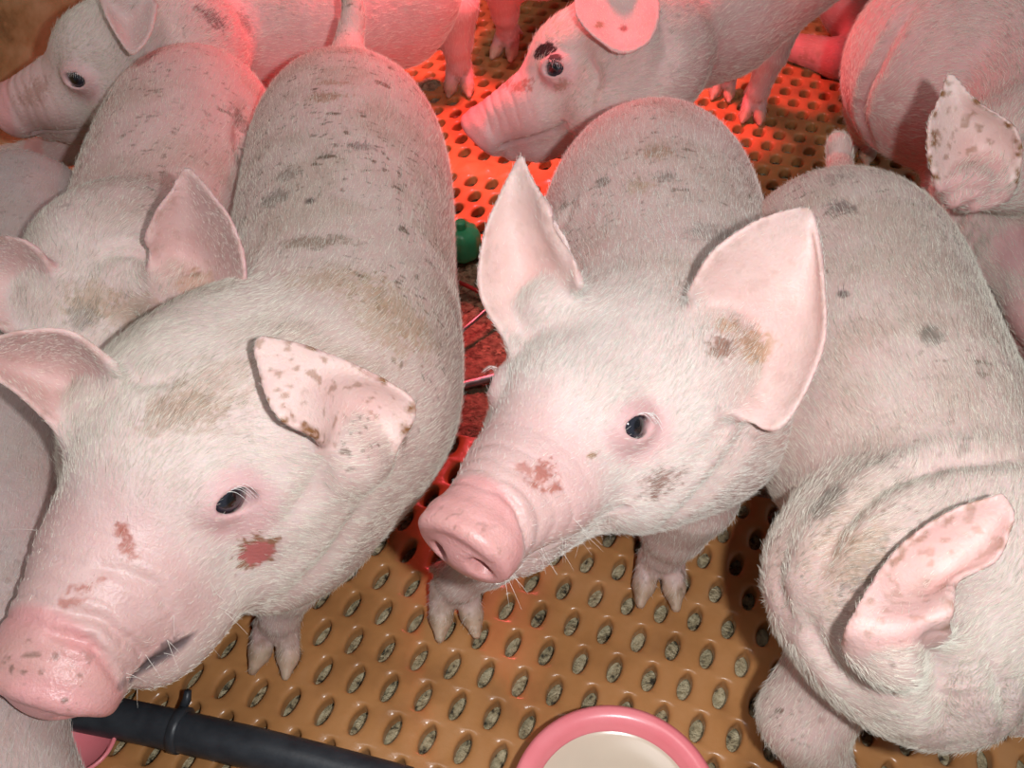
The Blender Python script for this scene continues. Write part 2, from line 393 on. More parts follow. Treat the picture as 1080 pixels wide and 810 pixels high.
def build_piglet(spec):
    name = 'piglet'; h = spec.get('res', 0.0022); S = spec.get('S', 1.1)
    spine = np.array(spec['spine'], float)                 # x y z r from shoulder/neck to rump
    prims = []                                             # (a, b, r, flow) for fur flow
    O = F_ = U_ = Y_ = None
    if 'head' in spec:
        O = np.array(spec['head'][0], float); F_ = nrm(spec['head'][1]); U_ = np.array(spec['head'][2], float)
        U_ = nrm(U_ - (U_ @ F_) * F_); Y_ = np.cross(U_, F_); R = np.array([F_, Y_, U_])
        H = lambda x, y, z: O + S * (x * F_ + y * Y_ + z * U_)
    mw = spec.get('mw', 1.0); jw = spec.get('jw', 1.0)
    sheets = []
    for e in spec.get('ears', []): sheets.append(ear_sheet(e[0], e[1])); sheets[-1]['dirt'] = e[2] if len(e) > 2 else 1.0
    # extent
    pts = [spine[:, :3] - spine[:, 3:] - .02, spine[:, :3] + spine[:, 3:] + .02]
    if O is not None: pts += [O[None] + S * F_ * .16 - .05, O[None] + S * F_ * .16 + .05, O[None] - .085, O[None] + .085]
    for l in spec.get('legs', []):
        a = np.array([q[:3] for q in l['j']]); pts += [a - .04, a + .04]
    for t in spec.get('tail', [])[:]: pts += [np.array([t[:3]]) - .02, np.array([t[:3]]) + .02]
    for s_ in sheets: pts += [s_['P'] - .006, s_['P'] + .006]
    pts = np.vstack(pts); lo, hi = pts.min(0), pts.max(0)
    if 'clip' in spec: lo = np.maximum(lo, spec['clip'][0]); hi = np.minimum(hi, spec['clip'][1])
    f = Field(lo, hi, h)
    # trunk
    C = catmull(spine, 18); axis = nrm(np.gradient(C[:, :3], axis=0))          # towards the rump
    for i in range(len(C) - 1):
        f.cone(C[i, :3], C[i + 1, :3], C[i, 3], C[i + 1, 3], 0.02); prims.append((C[i, :3], C[i + 1, :3], C[i, 3], axis[i]))
    belly = C.copy(); belly[:, 2] -= C[:, 3] * 0.22
    for i in range(2, len(C) - 3): f.cone(belly[i, :3], belly[i + 1, :3], belly[i, 3] * .93, belly[i + 1, 3] * .93, 0.03)
    up = np.array([0, 0, 1.0])
    rump = spine[-1]; ax = nrm(spine[-1, :3] - spine[-2, :3]); side = nrm(np.cross(up, ax)); upv = np.cross(ax, side)
    Rr = np.array([ax, side, upv])
    for sg in (1, -1):
        f.ell(rump[:3] - ax * rump[3] * .30 + side * sg * rump[3] * .40 - upv * rump[3] * .55, Rr, np.array([.80, .56, .95]) * rump[3], 0.02)
    sh = spine[spec.get('sh', 1)]; ax2 = nrm(spine[min(spec.get('sh', 1) + 1, len(spine) - 1), :3] - sh[:3]); s2 = nrm(np.cross(up, ax2)); u2 = np.cross(ax2, s2)
    for sg in (1, -1):
        f.ell(sh[:3] + s2 * sg * sh[3] * .42 - u2 * sh[3] * .40, np.array([ax2, s2, u2]), np.array([.70, .52, .95]) * sh[3], 0.02)
    # legs
    for l in spec.get('legs', []):
        J = np.array(l['j'], float)
        for i in range(len(J) - 1):
            f.cone(J[i, :3], J[i + 1, :3], J[i, 3], J[i + 1, 3], 0.018 if i == 0 else 0.008)
            prims.append((J[i, :3], J[i + 1, :3], J[i, 3], nrm(J[i + 1, :3] - J[i, :3])))
        e = J[-1, :3]; d = nrm(np.array([*l['toe'], 0.0])); sd = np.array([-d[1], d[0], 0]); q = l.get('s', 1.0)
        if not l.get('nohoof'):
            for sg in (1, -1):
                a = e + sd * sg * .0085 * q + np.array([0, 0, -.001]); b = e + d * .017 * q + sd * sg * .0115 * q; b[2] = 0.0088 * q
                c = e + d * .031 * q + sd * sg * .0135 * q; c[2] = 0.0045 * q
                f.cone(a, b, .0098 * q, .0088 * q, 0.004); f.cone(b, c, .0086 * q, .0038 * q, 0.003)
                a2 = e - d * .010 * q + sd * sg * .009 * q + up * .010; f.cone(a2, a2 - d * .008 + sd * sg * .006 - up * .012, .0058, .0028, 0.003)
    # tail
    T = spec.get('tail')
    if T:
        T = np.array(T, float); Tc = catmull(T, 12)
        for i in range(11):
            f.cone(Tc[i, :3], Tc[i + 1, :3], Tc[i, 3], Tc[i + 1, 3], 0.010 if i < 3 else 0.004); prims.append((Tc[i, :3], Tc[i + 1, :3], Tc[i, 3], nrm(Tc[i + 1, :3] - Tc[i, :3])))
    # neck + head
    if O is not None:
        n0 = spine[0]; k = 0.03
        nk = spec.get('neck', [.060 * S, None]); f.cone(H(-.012, 0, -.006), n0[:3], nk[0], n0[3] * .93, k)
        prims.append((H(-.01, 0, 0), n0[:3], .055 * S, nrm(n0[:3] - H(-.01, 0, 0))))
        for a, b in ((.0, .05), (.05, .10), (.10, .15)): prims.append((H(a, 0, 0), H(b, 0, -.01), [.05, .038, .026][int(a * 20)] * S, -F_))
        hd = Field(np.minimum(H(0, 0, 0) - .10 * S, H(.16, 0, 0) - .05 * S), np.maximum(H(0, 0, 0) + .10 * S, H(.16, 0, 0) + .05 * S), h) if False else f
        ch = spec.get('ch', 1.0); hd.ell(H(-.004, 0, .006 - .010 * (1 - ch) * 10 * .1), R, np.array([.056 * ch, .050, .050 * ch]) * S, .02)
        hd.ell(H(.036, 0, .0155), R, np.array([.052, .042, .039]) * S, .014)
        for sg in (1, -1):
            hd.ell(H(.014, sg * .031, -.024), R, np.array([.058, .036 * jw, .042 * jw]) * S, .02)
            hd.ell(H(.040, sg * .026, .030), R, np.array([.018, .009, .006]) * S, .012)          # brow
            hd.ell(H(.082, sg * .018, -.010), R, np.array([.036, .020 * mw, .022 * mw]) * S, .014)         # cheek of the muzzle
        if spec.get('jowl'):
            for sg in (1, -1): hd.ell(H(.004, sg * .036, -.044 - spec.get('jd', 0)), R, np.array([.060, .040, .042]) * S * spec['jowl'], .025)
        hd.cone(H(.05, 0, -.004), H(.134, 0, -.008), .040 * S * (mw * .5 + .5), .0252 * mw * S, .014)
        jd = spec.get('jd', 0); hd.cone(H(.02, 0, -.040 - jd), H(.105, 0, -.036 - jd * .5), .034 * S * jw, .0200 * S * mw, .014)
        hd.cone(H(.105, 0, -.036), H(.128, 0, -.033), .0200 * S, .0130 * S, .005)
        if spec.get('fl'):
            for sg in (1, -1): hd.ell(H(.082, sg * .024, -.034), R, np.array([.050, .024, .024]) * S * spec['fl'], .018)
        # snout disc with a rolled upper rim, nostrils
        tl = nrm(F_ - .34 * U_); Rd = np.array([tl, Y_, np.cross(tl, Y_)])
        hd.disc(H(.1465, 0, -.009), Rd, np.array([.0265 * mw, .0240 * (mw * .5 + .5)]) * S, .0080 * S, .0045 * S, .007)
        for a0 in np.linspace(-1.05, 1.05, 9):
            a1 = a0 + .2625
            if a0 > 1.0: break
            g0 = H(.1465, 0, -.009) + S * (tl * .0045 + math.sin(a0) * .0216 * mw * Y_ + math.cos(a0) * .0198 * (mw * .5 + .5) * Rd[2]); g1 = H(.1465, 0, -.009) + S * (tl * .0045 + math.sin(a1) * .0216 * mw * Y_ + math.cos(a1) * .0198 * (mw * .5 + .5) * Rd[2])
            hd.cone(g0, g1, .0042 * S, .0042 * S, .003)
        for sg in (1, -1):
            hd.ell(H(.1465, 0, -.009) + S * (tl * .0095 + sg * .0118 * mw * Y_ - .003 * Rd[2]), np.array([tl, nrm(Y_ + sg * .35 * Rd[2]), nrm(Rd[2] - sg * .35 * Y_)]), np.array([.0095, .0046, .0078]) * S, .003, sub=True)
        # eyes: lids round an opening
        eyes = []
        for sg in (1, -1):
            ec = H(.056, sg * .0360, .019); out = nrm(sg * Y_ + .28 * F_ + .36 * U_); fu_ = nrm(F_ + .42 * U_); la = nrm(fu_ - (fu_ @ out) * out); lu = nrm(np.cross(out, la)); lu = lu if lu @ U_ > 0 else -lu
            Re = np.array([la, out, lu])
            if ('L' if sg > 0 else 'R') not in spec.get('eyes', 'LR'):
                eyes.append((ec, out, la, lu, sg)); continue
            hd.ell(ec, Re, np.array([.0170, .0125, .0140]) * S, .006)
            hd.ell(ec + out * .0120 * S - lu * .0006, Re, np.array([.0094, .0100, .0056]) * S, .002, sub=True)
            hd.ell(ec, Re, np.array([.0105, .0108, .0105]) * S, .0, sub=True)
            hd.ell(ec - out * .003 * S, Re, np.array([.0105, .0105, .0105]) * S, .003)
            eyes.append((ec, out, la, lu, sg))
    if sheets:
        e = Field(lo, hi, h)
        for s_ in sheets: e.stamps(s_['P'], s_['rad'] * spec.get('earthick', 1.0))
        f.union(e, 0.012); del e
        if O is not None:
            for s_ in sheets:                             # gristle at the root of the ear
                b = s_['P'][(s_['u'] < .08)]; f.cone(b.mean(0), b.mean(0) * .45 + H(-.004, 0, .02) * .55, .014 * S, .026 * S, .014)
    V, F = f.mesh(); del f
    # light smoothing
    for it in range(2):
        acc = np.zeros_like(V); cnt = np.zeros(len(V))
        for a, b in ((0, 1), (1, 2), (2, 3), (3, 0)):
            for p, q in ((a, b), (b, a)):
                for k in range(3): acc[:, k] += np.bincount(F[:, p], V[F[:, q], k], len(V))
                cnt += np.bincount(F[:, p], minlength=len(V))
        V = V * .5 + .5 * acc / cnt[:, None]
    FN = np.cross(V[F[:, 2]] - V[F[:, 0]], V[F[:, 3]] - V[F[:, 1]]); area = np.linalg.norm(FN, axis=1) / 2
    VN = np.zeros_like(V)
    for c in range(4):
        for k in range(3): VN[:, k] += np.bincount(F[:, c], FN[:, k], len(V))
    VN = nrm(VN)
    # ---- fields on the skin
    D = np.full(len(V), 9.0); flow = np.zeros_like(V); wsum = np.zeros(len(V))
    for a, b, r, fl in prims:
        d = b - a; t = np.clip(((V - a) @ d) / (d @ d + 1e-12), 0, 1); dist = np.linalg.norm(V - a - t[:, None] * d, axis=1) - r
        w = np.exp(-np.clip(dist, -.02, 1) / .008); flow += w[:, None] * fl; wsum += w
    flow = nrm(flow)
    skin = np.tile(np.array(spec.get('skin', (0.63, 0.475, 0.43))), (len(V), 1)); fur = np.ones(len(V)); wet = np.zeros(len(V)); flen = np.ones(len(V))
    def blend(m, c): skin[:] = skin * (1 - m[:, None]) + np.array(c) * m[:, None]
    big = fbm(V * 22, spec['seed'], 3); blend(sstep(.45, .75, big) * .30, (0.70, 0.44, 0.42))
    if O is not None:
        L = ((V - O) @ R.T) / S; x, y, z = L[:, 0], L[:, 1], L[:, 2]
        inh = (x > -.03) & (x < .18) & (np.abs(y) < .08) & (np.abs(z) < .08)
        hk = sstep(.10, .06, np.linalg.norm(L - np.array([.03, 0, 0]), axis=1)); blend(hk * .9, spec.get('headskin', (0.77, 0.62, 0.58))); fur *= 1 + .8 * hk
        mz = sstep(.070, .100, x + .25 * np.clip(z, -.02, .03)) * inh; mz_top = mz * sstep(-.028, -.010, z)
        blend(mz_top * .60, (0.76, 0.47, 0.45)); fur *= 1 - .80 * mz_top; fur *= 1 - .3 * mz; flen *= 1 - .35 * mz; wet = np.maximum(wet, mz_top * .7)
        sn = sstep(.1385, .1430, x + .40 * (z + .009)) * inh; blend(sn, (0.74, 0.37, 0.36)); fur *= 1 - sn * .985; flen *= 1 - .5 * sn; wet = np.maximum(wet, sn * .85)
        for sg in (1, -1):
            nd = np.linalg.norm((L - np.array([.151, sg * .0122, -.0155])) * np.array([.6, 1.3, 1]), axis=1); blend(sstep(.0075, .0045, nd) * .6, (0.52, 0.20, 0.20))
            ed = np.linalg.norm(L - np.array([.058, sg * .045, .018]), axis=1); q = sstep(.024, .013, ed); blend(q * .75, (0.72, 0.42, 0.42)); fur *= 1 - .88 * q
        # wrinkles over the muzzle
        wob = .003 * (fbm(V * 60, 9, 2) - .5)
        w = 0
        for x0, am in ((.136, 1.0), (.127, .9), (.119, .6), (.109, .75), (.095, .4)):
            w = w + am * np.exp(-((x + wob * 1.6 + .10 * np.abs(y) - .25 * np.clip(-z, 0, .05) - x0) / .0016) ** 2)
        V = V - VN * (w * inh * sstep(-.020, -.006, z) * .0011)[:, None]
        # mouth: a crease with grey lips
        m = np.array([(.136, -.024), (.118, -.0255), (.098, -.0275), (.082, -.0285), (.070, -.024)]); ml = np.full(len(V), 9.0)
        for a, b in zip(m[:-1], m[1:]):
            d = b - a; q2 = L[:, [0, 2]] - a - np.array([0, spec.get('mouthz', 0)]); t = np.clip((q2 @ d) / (d @ d), 0, 1); ml = np.minimum(ml, np.linalg.norm(q2 - t[:, None] * d, axis=1))
        ml = ml + .008 * sstep(spec.get('mouthend', 0) + .014, spec.get('mouthend', 0) - .006, x) + 9 * (~inh) + 9 * (x > .136) + .02 * (np.abs(y) < .010)
        V = V - VN * (sstep(.0036, .0, ml) * spec.get('mdepth', .0034))[:, None]
        ln_ = .0012 * (fbm(V * 200, 4, 2) - .5)
        blend(sstep(.0046, .0012, ml + ln_) * spec.get('lip', .8), (0.10, 0.07, 0.075)); fur *= 1 - .8 * sstep(.005, .002, ml)
    # folds of the skin
    for path, wd, dp in spec.get('folds', []):
        pu = catmull(np.array(path, float), 26); uu, vv, zz = proj(V); vis = ((np.array([0, 0, CAM_H]) - V) * VN).sum(1) > 0; c3 = []
        for a_, b_ in pu:
            cand = np.where(vis & ((uu - a_) ** 2 + (vv - b_) ** 2 < 25))[0]
            if len(cand): c3.append(V[cand[np.argmin(zz[cand])]])
        if len(c3) < 2: continue
        c3 = np.array(c3); dm_ = np.full(len(V), 9.0); tt = np.zeros(len(V))
        for i_, (a, b) in enumerate(zip(c3[:-1], c3[1:])):
            if np.linalg.norm(b - a) > .04: continue
            d = b - a; t = np.clip(((V - a) @ d) / (d @ d + 1e-12), 0, 1); q_ = np.linalg.norm(V - a - t[:, None] * d, axis=1); nw = q_ < dm_; dm_ = np.where(nw, q_, dm_); tt = np.where(nw, (i_ + t) / (len(c3) - 1), tt)
        taper = np.sin(np.clip(tt, 0.03, .97) * math.pi) ** .5
        V = V - VN * ((np.exp(-(dm_ / wd) ** 2) - .45 * np.exp(-((dm_ - 2.1 * wd) / (1.3 * wd)) ** 2)) * dp * taper)[:, None]
    FN = np.cross(V[F[:, 2]] - V[F[:, 0]], V[F[:, 3]] - V[F[:, 1]]); area = np.linalg.norm(FN, axis=1) / 2
    VN = np.zeros_like(V)
    for c in range(4):
        for k in range(3): VN[:, k] += np.bincount(F[:, c], FN[:, k], len(V))
    VN = nrm(VN)
    # ears
    earm = np.zeros(len(V)); earin = np.zeros(len(V))
    for si, s_ in enumerate(sheets):
        lo_, hi_ = s_['P'].min(0) - .006, s_['P'].max(0) + .006; sel = np.where(((V > lo_) & (V < hi_)).all(1))[0]
        kd = kdtree.KDTree(len(s_['P']) // 2 + 1); src = np.arange(0, len(s_['P']), 2)
        for j in src: kd.insert(s_['P'][j], int(j))
        kd.balance(); nn = [kd.find(V[i]) for i in sel]; j = np.array([q[1] for q in nn]); dd = np.array([q[2] for q in nn])
        m = sstep(.006, .0035, dd) * sstep(.0, .10, s_['u'][j]); sd_ = (VN[sel] * s_['N'][j]).sum(1)
        edge = np.minimum(1, 2.2 * (1 - np.abs(2 * s_['v'][j] - 1)) + .12)
        ins_ = m * sstep(.0, .35, sd_)
        c_in = np.array(spec.get('earcol', (0.82, 0.60, 0.55)))
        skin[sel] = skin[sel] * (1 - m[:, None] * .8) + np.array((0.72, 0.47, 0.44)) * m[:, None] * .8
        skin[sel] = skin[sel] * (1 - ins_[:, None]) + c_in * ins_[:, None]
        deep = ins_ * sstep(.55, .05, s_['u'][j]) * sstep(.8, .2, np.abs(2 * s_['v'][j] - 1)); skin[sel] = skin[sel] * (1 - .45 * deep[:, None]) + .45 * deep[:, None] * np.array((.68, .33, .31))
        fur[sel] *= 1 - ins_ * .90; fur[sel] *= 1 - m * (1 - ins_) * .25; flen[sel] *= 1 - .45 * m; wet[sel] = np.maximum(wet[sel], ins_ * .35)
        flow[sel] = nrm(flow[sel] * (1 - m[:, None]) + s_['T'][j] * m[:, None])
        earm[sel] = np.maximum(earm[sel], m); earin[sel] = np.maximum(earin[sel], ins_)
        # brown crust on the ear
        if spec.get('eardirt', 0):
            n = fbm(V[sel] * 200, 31 + si, 3); e_ = 1 - edge
            q = m * np.clip(sstep(.60, .70, n) * .55 + sstep(.45, .65, n) * sstep(.5, .85, e_) * .6, 0, 1) * spec['eardirt'] * s_['dirt']
            skin[sel] = skin[sel] * (1 - q[:, None]) + q[:, None] * np.array((.26, .12, .045))
    # hooves and lower legs
    for l in spec.get('legs', []):
        e = np.array(l['j'][-1][:3]); d = nrm(np.array([*l['toe'], 0.0])); rel = V - e; near = (np.linalg.norm(rel, axis=1) < .05)
        hf = near * sstep(.008, .018, rel @ d) * sstep(.022, .012, V[:, 2]); blend(hf * .85, (.55, .40, .27)); fur *= 1 - .9 * hf
        n = fbm(V * 150, 77, 3); blend(near * sstep(.045, .02, V[:, 2]) * sstep(.45, .7, n) * .5, (.25, .16, .09)); wet = np.maximum(wet, near * .5 * sstep(.05, .02, V[:, 2]))
        fur *= 1 - .5 * near * sstep(.05, .02, V[:, 2])
    # dirt over the back
    fcol = np.tile(np.array(spec.get('furcol', (0.85, 0.80, 0.69))), (len(V), 1))
    upm = sstep(-.1, .6, VN[:, 2]) * (1 - earm); dm = spec.get('dirt', .6)
    if O is not None: headm = sstep(.125, .085, np.linalg.norm(V - H(.055, 0, -.005), axis=1)); upm = upm * (1 - .85 * headm * (1 - spec.get('headdirt', 0)))
    axd = nrm(spine[-1, :3] - spine[0, :3]); sdv = nrm(np.cross(up, axd)); W = np.stack([V @ axd, V @ sdv, V[:, 2]], 1)
    n1 = fbm(W * np.array([38, 22, 22]), spec['seed'] + 5, 4); broad = sstep(.42, .66, n1) * upm * dm
    n2 = fbm(W * np.array([210, 110, 110]), spec['seed'] + 9, 2); zone = sstep(.36, .56, fbm(V * 18, spec['seed'] + 2, 2)); n3 = fbm(W * np.array([420, 260, 260]), spec['seed'] + 19, 2); specks = np.maximum(sstep(.74, .80, n2), sstep(.70, .78, n3) * .8) * upm * (1 - (headm if O is not None else 0)) * zone * min(1, dm * 1.5)
    dmask = np.zeros(len(V)); dcol = fcol.copy()
    def dirty(m, c, kf=1.0):
        skin[:] = skin * (1 - m[:, None]) + np.array(c) * m[:, None]; w_ = (m / (m + dmask * .6 + 1e-6))[:, None]
        dcol[:] = dcol * (1 - w_) + np.array(c) * w_; dmask[:] = 1 - (1 - dmask) * (1 - m * kf)
    dirty(broad * .50, (.40, .31, .22)); dirty(specks * .85, (.13, .085, .05))
    # marks of its own at known places: (u, v, radius m, stretch, angle, colour, strength, noise)
    uu, vv, zz = proj(V); vis = ((np.array([0, 0, CAM_H]) - V) * VN).sum(1) > 0
    for (mu, mv, rad, stx, ang, colr, stg, nz) in spec.get('marks', []):
        d2 = (uu - mu) ** 2 + (vv - mv) ** 2; cand = np.where(vis & (d2 < 36))[0]
        if not len(cand): continue
        c0 = V[cand[np.argmin(zz[cand])]]; Z0 = proj(c0)[2]
        rgt = np.array([1.0, 0, 0]); upc = np.array([0, SP, CP]); rel = V - c0
        ea = math.cos(ang) * rgt + math.sin(ang) * upc; eb = -math.sin(ang) * rgt + math.cos(ang) * upc; ec_ = np.cross(ea, eb)
        dd = np.sqrt(((rel @ ea) / stx) ** 2 + (rel @ eb) ** 2 + ((rel @ ec_) / 1.8) ** 2) / rad
        if nz: dd = dd + nz * (fbm(V * 420, int(mu), 3) - .5) * 2.6
        m = (sstep(1.06, .86, dd) if stg > .9 else sstep(1.25, .55, dd)) * stg; dirty(m, colr, .9)
        if stg > .9: fur *= 1 - m * .9
    root = empty(name, (float(spine[:, 0].mean()), float(spine[:, 1].mean()), 0.0)); tag(root, spec['label'], 'piglet', spec.get('group', 'piglets in the pen'))
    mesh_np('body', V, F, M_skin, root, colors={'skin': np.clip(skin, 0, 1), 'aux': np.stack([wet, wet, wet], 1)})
    # ---- eyes and lashes
    rng = np.random.default_rng(spec['seed'])
    if O is not None and spec.get('eyes', 'LR'):
        for ec, out, la, lu, sg in eyes:
            if ('L' if sg > 0 else 'R') not in spec.get('eyes', 'LR'): continue
            n, mm = 28, 40; Vv = []; Cc = []
            for i in range(n + 1):
                th = math.pi * i / n
                for j in range(mm):
                    ph = 2 * math.pi * j / mm; p = math.cos(th) * out + math.sin(th) * (math.cos(ph) * la + math.sin(ph) * lu); Vv.append(ec + out * .0004 + p * .0098 * S)
                    an = math.degrees(th)
                    Cc.append((.004, .004, .006) if an < 20 else (.022, .024, .035) if an < 54 else (.05, .04, .05) if an < 58 else (.50, .38, .36))
            Ff = [(i * mm + j, (i + 1) * mm + j, (i + 1) * mm + (j + 1) % mm, i * mm + (j + 1) % mm) for i in range(n) for j in range(mm)]
            mesh_np('eye', np.array(Vv), np.array(Ff)[:, ::-1], M_eye, root, colors={'eyecol': np.array(Cc)})
            st = []; nl = 8
            for q in np.linspace(-.95, .35, nl):
                b0 = ec + out * .0118 * S * math.sqrt(max(0.2, 1 - .42 * q * q)) + la * q * .0088 * S + lu * (.0068 - .0034 * q * q) * S
                tip = out * (.0060 + .001 * rng.random()) - la * (.0045 + q * .002) - lu * (.0040 + .003 * rng.random())
                st.append([b0 + tip * t * S * spec.get('lash', 1) + lu * .0022 * S * math.sin(t * math.pi) for t in np.linspace(0, 1, 5)])
            make_curves('eyelashes', np.array(st),   .00017, np.tile((.92, .90, .86), (nl, 1)), root)
    # ---- bristles
    nh = spec.get('hairs', 20000)
    if nh:
        wgt = area * fur[F].mean(1); cx = V[F].mean(1); n_ = nrm(FN); toC = nrm(np.array([0, 0, CAM_H]) - cx)
        fu, fv, fz = proj(cx); wgt = wgt * ((n_ * toC).sum(1) > -.45) * (fu > -60) * (fu < 1140) * (fv > -60) * (fv < 870)
        wgt = wgt / (0.35 + np.clip(fz, .3, 2) ** 2)
        idx = rng.choice(len(F), nh, p=wgt / wgt.sum()); a, b = rng.random((2, nh, 1))
        q = F[idx]; base = (V[q[:, 0]] * (1 - a) + V[q[:, 1]] * a) * (1 - b) + (V[q[:, 3]] * (1 - a) + V[q[:, 2]] * a) * b
        vi = q[:, 0]; N = n_[idx]; fl = flow[vi]; fl = nrm(fl - (fl * N).sum(1, keepdims=True) * N)
        sw = fbm(base * 45, 3, 2)[:, None] - .5; fl = nrm(fl + np.cross(N, fl) * sw * .9 + rng.normal(0, .16, (nh, 3)))
        ln = spec.get('hlen', .0062) * flen[vi] * rng.uniform(.55, 1.25, nh)
        lift = rng.uniform(.12, .40, nh)[:, None]
        st = []
        for t in (0, .35, .7, 1.0):
            st.append(base - N * .0004 + (fl * t + N * lift * (t - .55 * t * t)) * ln[:, None])
        st = np.stack(st, 1)
        hit = (rng.random(nh) < dmask[vi] * .85)[:, None]; hc = np.where(hit, dcol[vi] * .5 + fcol[vi] * .25, fcol[vi]) * rng.uniform(.66, 1.10, (nh, 1)); hc = np.clip(hc, 0, .95)
        make_curves('bristles', st, spec.get('hrad', .000078), hc, root, kind='stuff')
    if O is not None and spec.get('whisk'):
        st = []
        for k in range(spec['whisk']):
            sg = rng.choice([-1, 1]); x0 = rng.uniform(.07, .145); z0 = rng.uniform(-.036, -.012); b0 = H(x0, sg * .020, z0)
            j = np.argmin(((V - b0 - rng.normal(0, .004, 3)) ** 2).sum(1)); b0 = V[j]; d0 = nrm(VN[j] + .5 * F_ * rng.normal(0, .6) - .3 * up + rng.normal(0, .2, 3)); l = rng.uniform(.006, .020)
            st.append([b0 + d0 * l * t - up * .004 * t * t for t in np.linspace(0, 1, 5)])
        make_curves('whiskers', np.array(st), .00012, np.tile((.85, .80, .72), (len(st), 1)), root)
    print('piglet', spec['seed'], len(V), 'verts'); return root

def make_curves(name, st, rad, col, parent, kind=None):
    n, m = st.shape[:2]; hc = bpy.data.hair_curves.new(name); hc.add_curves([m] * n)
    hc.attributes['position'].data.foreach_set('vector', np.ascontiguousarray(st, np.float32).ravel())
    ra = hc.attributes.get('radius') or hc.attributes.new('radius', 'FLOAT', 'POINT')
    prof = np.array([1.0, .9, .65, .25]) if m == 4 else np.linspace(1, .25, m)
    ra.data.foreach_set('value', np.tile(prof * rad, n).astype(np.float32))
    ca = hc.attributes.new('hcol', 'FLOAT_COLOR', 'CURVE'); c = np.ones((n, 4), np.float32); c[:, :3] = col; ca.data.foreach_set('color', c.ravel())
    hc.materials.append(M_fur); o = bpy.data.objects.new(name, hc); COL.objects.link(o); o.parent = parent
    o.matrix_parent_inverse = Matrix.Translation(-Vector(parent.location))
    if kind: o['kind'] = kind
    return o

def sp(u, v, z, r): return (*P(u, v, z), r)
def leg(top, hoof, toe, r=(.034, .022, .015, .0135), knee=None, s=1.0):
    top = np.array(top, float); hoof = np.array(hoof, float); hoof[2] = .024
    kn = np.array(knee, float) if knee is not None else top * .45 + hoof * .55
    k2 = kn * .2 + hoof * .8; k2[2] = max(k2[2], .034)
    return dict(j=[(*top, r[0]), (*kn, r[1]), (*k2, r[2]), (*hoof, r[3])], toe=toe, s=s)

#PIGS
BROWN = (.30, .15, .05); DARK = (.05, .03, .025); SCAB = (.42, .12, .08); OCH = (.46, .31, .19); GREY = (.16, .14, .11)
# A: left foreground, head towards the lower left corner
build_piglet(dict(seed=11, res=.0016, S=1.22, jd=.014, fl=1.0, eyes='L', mw=1.14, jw=1.27, ch=.86, jowl=1.2, mouthz=.007, mouthend=.100, mdepth=.0016, label='white piglet at left with folded brown-edged ear and raw red sore on its cheek',
    spine=[sp(285, 455, .205, .068), sp(345, 400, .19, .076), sp(360, 270, .19, .073), sp(366, 190, .19, .073), sp(366, 140, .188, .0705)],
    head=((-.178, .396, .216), (-.325, -.94, -.11), (.02, -.12, .99)), neck=[.054, None],
    ears=[([[(345, 475, .520), (370, 500, .535), (402, 492, .545)], [(333, 460, .490), (372, 425, .525), (436, 436, .530)], [(300, 444, .478), (345, 392, .500), (415, 408, .520)], [(283, 420, .480), (300, 372, .492), (335, 372, .500)], [(270, 375, .488), (272, 362, .490), (280, 356, .492)]], -1),
          ([[(120, 385, .500), (112, 440, .540), (92, 482, .525)], [(75, 352, .485), (75, 400, .530), (60, 452, .510)], [(25, 350, .480), (25, 385, .515), (20, 415, .500)], [(-20, 362, .480), (-18, 378, .490), (-15, 392, .490)]], -1, .25)],
    tail=[(*P(368, 78, .225), .015), (*Q(368, 48, .86), .0125), (*Q(373, 15, .865), .0095), (*Q(368, -15, .87), .008)],
    legs=[leg(P(330, 560, .12), P(298, 676, 0), (-.15, -1), (.026, .018, .0135, .0125), s=.92), leg(P(180, 480, .12), P(150, 560, 0), (-.1, -1)), leg(P(400, 160, .12), P(405, 240, 0), (0, -1)), leg(P(320, 160, .12), P(310, 240, 0), (0, -1))],
    folds=[([(300, 560), (330, 520), (350, 480)], .006, .004), ([(300, 640), (350, 590), (390, 530)], .007, .004), ([(130, 380), (150, 400), (190, 395)], .004, .002), ([(60, 640), (110, 655), (165, 700)], .0028, .002), ([(55, 665), (100, 680), (130, 722)], .0025, .002), ([(110, 595), (165, 615), (185, 650)], .003, .0018)],
    eardirt=1.0, dirt=.75, lip=.9, hairs=140000, whisk=32,
    marks=[(273, 586, .0098, 1.35, .75, (.30, .13, .06), .92, .5), (275, 587, .0078, 1.35, .75, (.56, .17, .16), .97, .35), (190, 430, .013, 1.7, .1, (.36,.22,.12), .55, .8), (225, 400, .014, 1.8, .3, OCH, .35, .9),
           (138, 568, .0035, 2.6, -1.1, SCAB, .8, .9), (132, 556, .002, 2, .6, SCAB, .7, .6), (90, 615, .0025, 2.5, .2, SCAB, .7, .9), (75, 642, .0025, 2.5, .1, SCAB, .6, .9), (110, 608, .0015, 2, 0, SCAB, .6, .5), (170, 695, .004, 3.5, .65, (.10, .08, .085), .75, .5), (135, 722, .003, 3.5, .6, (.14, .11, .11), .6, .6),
           (340, 97, .006, 3.0, 0, BROWN, .6, .9), (350, 82, .004, 4.0, 0, BROWN, .5, .9), (335, 250, .006, 5, .05, (.2, .13, .07), .6, .7), (285, 205, .008, 1.6, 0, GREY, .55, .9), (300, 180, .006, 1.5, 0, GREY, .5, .9),
           (325, 207, .003, 1.3, 0, DARK, .8, 0), (385, 150, .004, 3, 0, DARK, .5, .6), (430, 330, .012, 2.5, -.9, OCH, .6, .8), (400, 330, .012, 2.5, -1.0, OCH, .5, .9), (352, 290, .01, 3, 0, OCH, .5, .8)]))
